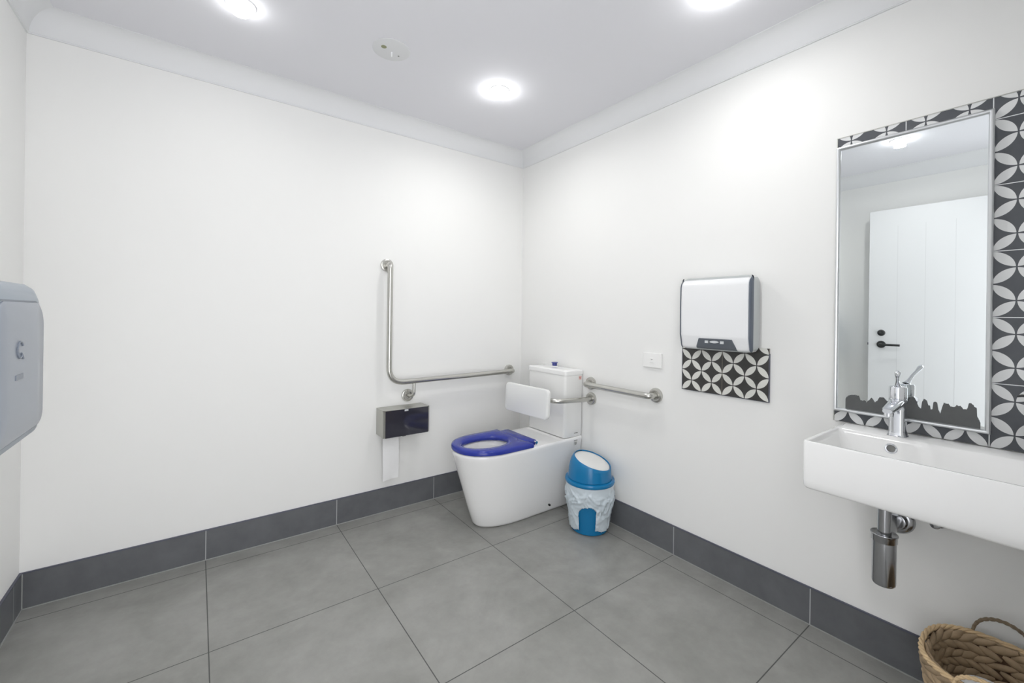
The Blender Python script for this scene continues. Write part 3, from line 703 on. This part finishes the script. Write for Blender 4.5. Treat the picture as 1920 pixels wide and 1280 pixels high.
for r_ in range(ROWS):
    z = 0.012 + (KH - 0.030) * r_ / (ROWS - 1); s = 0.74 + 0.24 * z / KH
    NS = 26
    for k in range(NS):
        th = 2 * PI * (k + 0.5 * (r_ % 2)) / NS; p = sup(th, s); q = sup(th + 0.02, s); d = (q - p).normalized(); nr_ = Vector((d.y, -d.x, 0))
        for side in (1, -1):
            tilt = (0.42 if (r_ % 2 == 0) else -0.42) * (1 if side == 1 else -1) + random.uniform(-0.12, 0.12)
            c = KC + p * (1.008 if side == 1 else 0.935) + Vector((0, 0, z + random.uniform(-0.0015, 0.0015)))
            strand(b, c, d + Vector((0, 0, tilt)), nr_ * side, 0.056 * random.uniform(0.85, 1.15), 0.0115 * random.uniform(0.85, 1.1), 0.0075, 6, 8)
obj('weave', b, reed, t, 60)
b = new()
for q_ in range(3):
    pts = []; n = 120
    for k in range(n + 1):
        th = 2 * PI * k / n; ph = th * 14 + q_ * 2 * PI / 3
        pts.append(KC + sup(th, 0.99 + 0.022 * math.cos(ph)) + Vector((0, 0, KH - 0.004 + 0.0035 * math.sin(ph))))
    tube(b, pts, 0.0042, 8)
obj('rim', b, reed_l, t, 60, label='pale twisted reed rim')
def handle(xs, lean, hgt=0.072):
    b = new(); base = KC + Vector((xs * KA * 0.99, 0, KH - 0.02))
    for q_ in range(2):
        pts = []
        for k in range(41):
            a = PI * k / 40; ph = a * 14 + q_ * PI
            pts.append(base + Vector((lean * math.sin(a) + 0.0022 * math.cos(ph), 0.062 * math.cos(a), (hgt + 0.02) * math.sin(a) ** 0.8 + 0.0022 * math.sin(ph))))
        tube(b, pts, 0.0036, 8)
    return b
obj('handle', handle(1, 0.0, 0.058), reed_h, t, 60, label='brown twisted reed loop handle')
obj('handle', handle(-1, -0.012, 0.040), reed_l, t, 60, label='pale loop handle on the near side')
b = new(); PR = (-0.215, -2.368, 0.008)
lathe(b, PR, (0, 0, 1), [(0.02, 0.0), (0.050, 0.0), (0.052, 0.003), (0.052, 0.187), (0.049, 0.190), (0.022, 0.190), (0.020, 0.186), (0.020, 0.004)], 36, True, True)
tag(obj('paper_roll', b, paper, None, 50, loc=PR), 'white paper roll standing inside the woven basket', 'paper roll')

# ------------------------------------------------------------------ paper towel dispenser on the left wall
t = thing('paper_towel_dispenser', (-RW, -1.07, 0.87), 'large grey plastic paper towel dispenser on the left wall, cut by the frame', 'paper towel dispenser')
PCY, PCZ = -1.075, 1.066
def dp(x, w_, h_, r, crown=0.0, dz=0.0):
    out = []
    for p, q in rrect(w_, h_, r, 10):
        z = PCZ + dz + q + (crown * (1 - (2 * p / w_) ** 2) if q > 0 else 0)
        out.append((x, PCY + p, z))
    return out
b = new()
loft(b, [dp(-RW + 0.0005, 0.35, 0.365, [0.05, 0.05, 0.03, 0.03]), dp(-2.40, 0.358, 0.372, [0.06, 0.06, 0.035, 0.035], 0.006), dp(-2.318, 0.362, 0.376, [0.07, 0.07, 0.045, 0.045], 0.010), dp(-2.292, 0.356, 0.368, [0.075, 0.075, 0.05, 0.05], 0.010), dp(-2.280, 0.344, 0.352, [0.075, 0.075, 0.05, 0.05], 0.008), dp(-2.2765, 0.336, 0.338, [0.07, 0.07, 0.05, 0.05], 0.006, -0.003)])
obj('housing', b, dispm, t, 40)
b = new()
loft(b, [dp(-2.2785, 0.338, 0.304, [0.055, 0.055, 0.04, 0.04], 0.016, -0.010), dp(-2.2750, 0.338, 0.304, [0.055, 0.055, 0.04, 0.04], 0.016, -0.010)]); obj('seam', b, dispd, t, 40, label='darker seam line')
b = new()
loft(b, [dp(-2.277, 0.330, 0.296, [0.05, 0.05, 0.035, 0.035], 0.016, -0.010), dp(-2.2725, 0.330, 0.296, [0.05, 0.05, 0.035, 0.035], 0.016, -0.010), dp(-2.270, 0.318, 0.284, [0.045, 0.045, 0.03, 0.03], 0.016, -0.010), dp(-2.268, 0.20, 0.18, [0.03, 0.03, 0.02, 0.02], 0.002, -0.006)]); fp = obj('front_window', b, dispf, t, 50, label='smooth bluish grey front window')
b = new()                                   # small embossed emblem and plate
for k in range(20):
    a0 = 0.5 + 5.0 * k / 20; a1 = 0.5 + 5.0 * (k + 1) / 20; p0 = (-1.108 + 0.018 * math.cos(a0), 1.106 + 0.018 * math.sin(a0)); p1 = (-1.108 + 0.018 * math.cos(a1), 1.106 + 0.018 * math.sin(a1))
    tube(b, [(-2.2672, *p0), (-2.2672, *p1)], 0.0022, 6)
tube(b, [(-2.2672, -1.100, 1.098), (-2.2672, -1.088, 1.085)], 0.0022, 6)
obj('emblem', b, dispe, fp)
b = new(); box(b, (-2.2688, -1.134, 1.040), (-2.2665, -1.086, 1.052), 0.0008, 1); obj('name_plate', b, dispe, fp)

# ------------------------------------------------------------------ door leaf standing open along the left wall
LY0, LY1, LX0, LX1 = -1.490, -2.575, -2.418, -2.380
b = new(); box(b, (LX0, LY1, 0.010), (LX1, LY0, 2.052), 0.0015, 1); leaf = struct('door_1', b, doorm)
b = new()
for k in range(4):
    y = -1.66 - 0.155 * k; box(b, (LX1 - 0.0005, y - 0.0015, 0.15), (LX1 + 0.0004, y + 0.0015, 1.92))
obj('groove', b, groovem, leaf)
b = new(); lathe(b, (LX1, -1.570, 1.008), (1, 0, 0), [(0.0275, 0), (0.0275, 0.006), (0.026, 0.008), (0.011, 0.0085), (0.0095, 0.010), (0.0095, 0.045)], 32)
tube(b, fillet([(LX1 + 0.035, -1.570, 1.008), (LX1 + 0.050, -1.570, 1.008), (LX1 + 0.050, -1.688, 1.008)], 0.01, 5), 0.0085, 14); obj('door_handle', b, black, leaf, 40, label='black lever handle with round rose')
b = new(); lathe(b, (LX1, -1.570, 1.098), (1, 0, 0), [(0.024, 0), (0.024, 0.006), (0.020, 0.010), (0.012, 0.011), (0.012, 0.018)], 28); obj('door_lock', b, black, leaf, 40, label='black round lock')
b = new(); box(b, (LX0 + 0.010, LY0 - 0.001, 0.985), (LX1 - 0.010, LY0 + 0.0015, 1.035)); box(b, (LX0 + 0.012, LY0, 1.0), (LX1 - 0.012, LY0 + 0.008, 1.018)); obj('latch', b, black, leaf)
for z in (0.25, 1.85):
    b = new(); tube(b, [(LX0 - 0.008, LY1, z), (LX0 - 0.008, LY1, z + 0.1)], 0.007, 12); box(b, (LX0 - 0.008, LY1 - 0.001, z), (LX1 - 0.005, LY1 + 0.0005, z + 0.1)); box(b, (LX0 - 0.006, -RD, z), (LX0 - 0.004, LY1, z + 0.1)); obj('hinge', b, steel_d, leaf, 40)
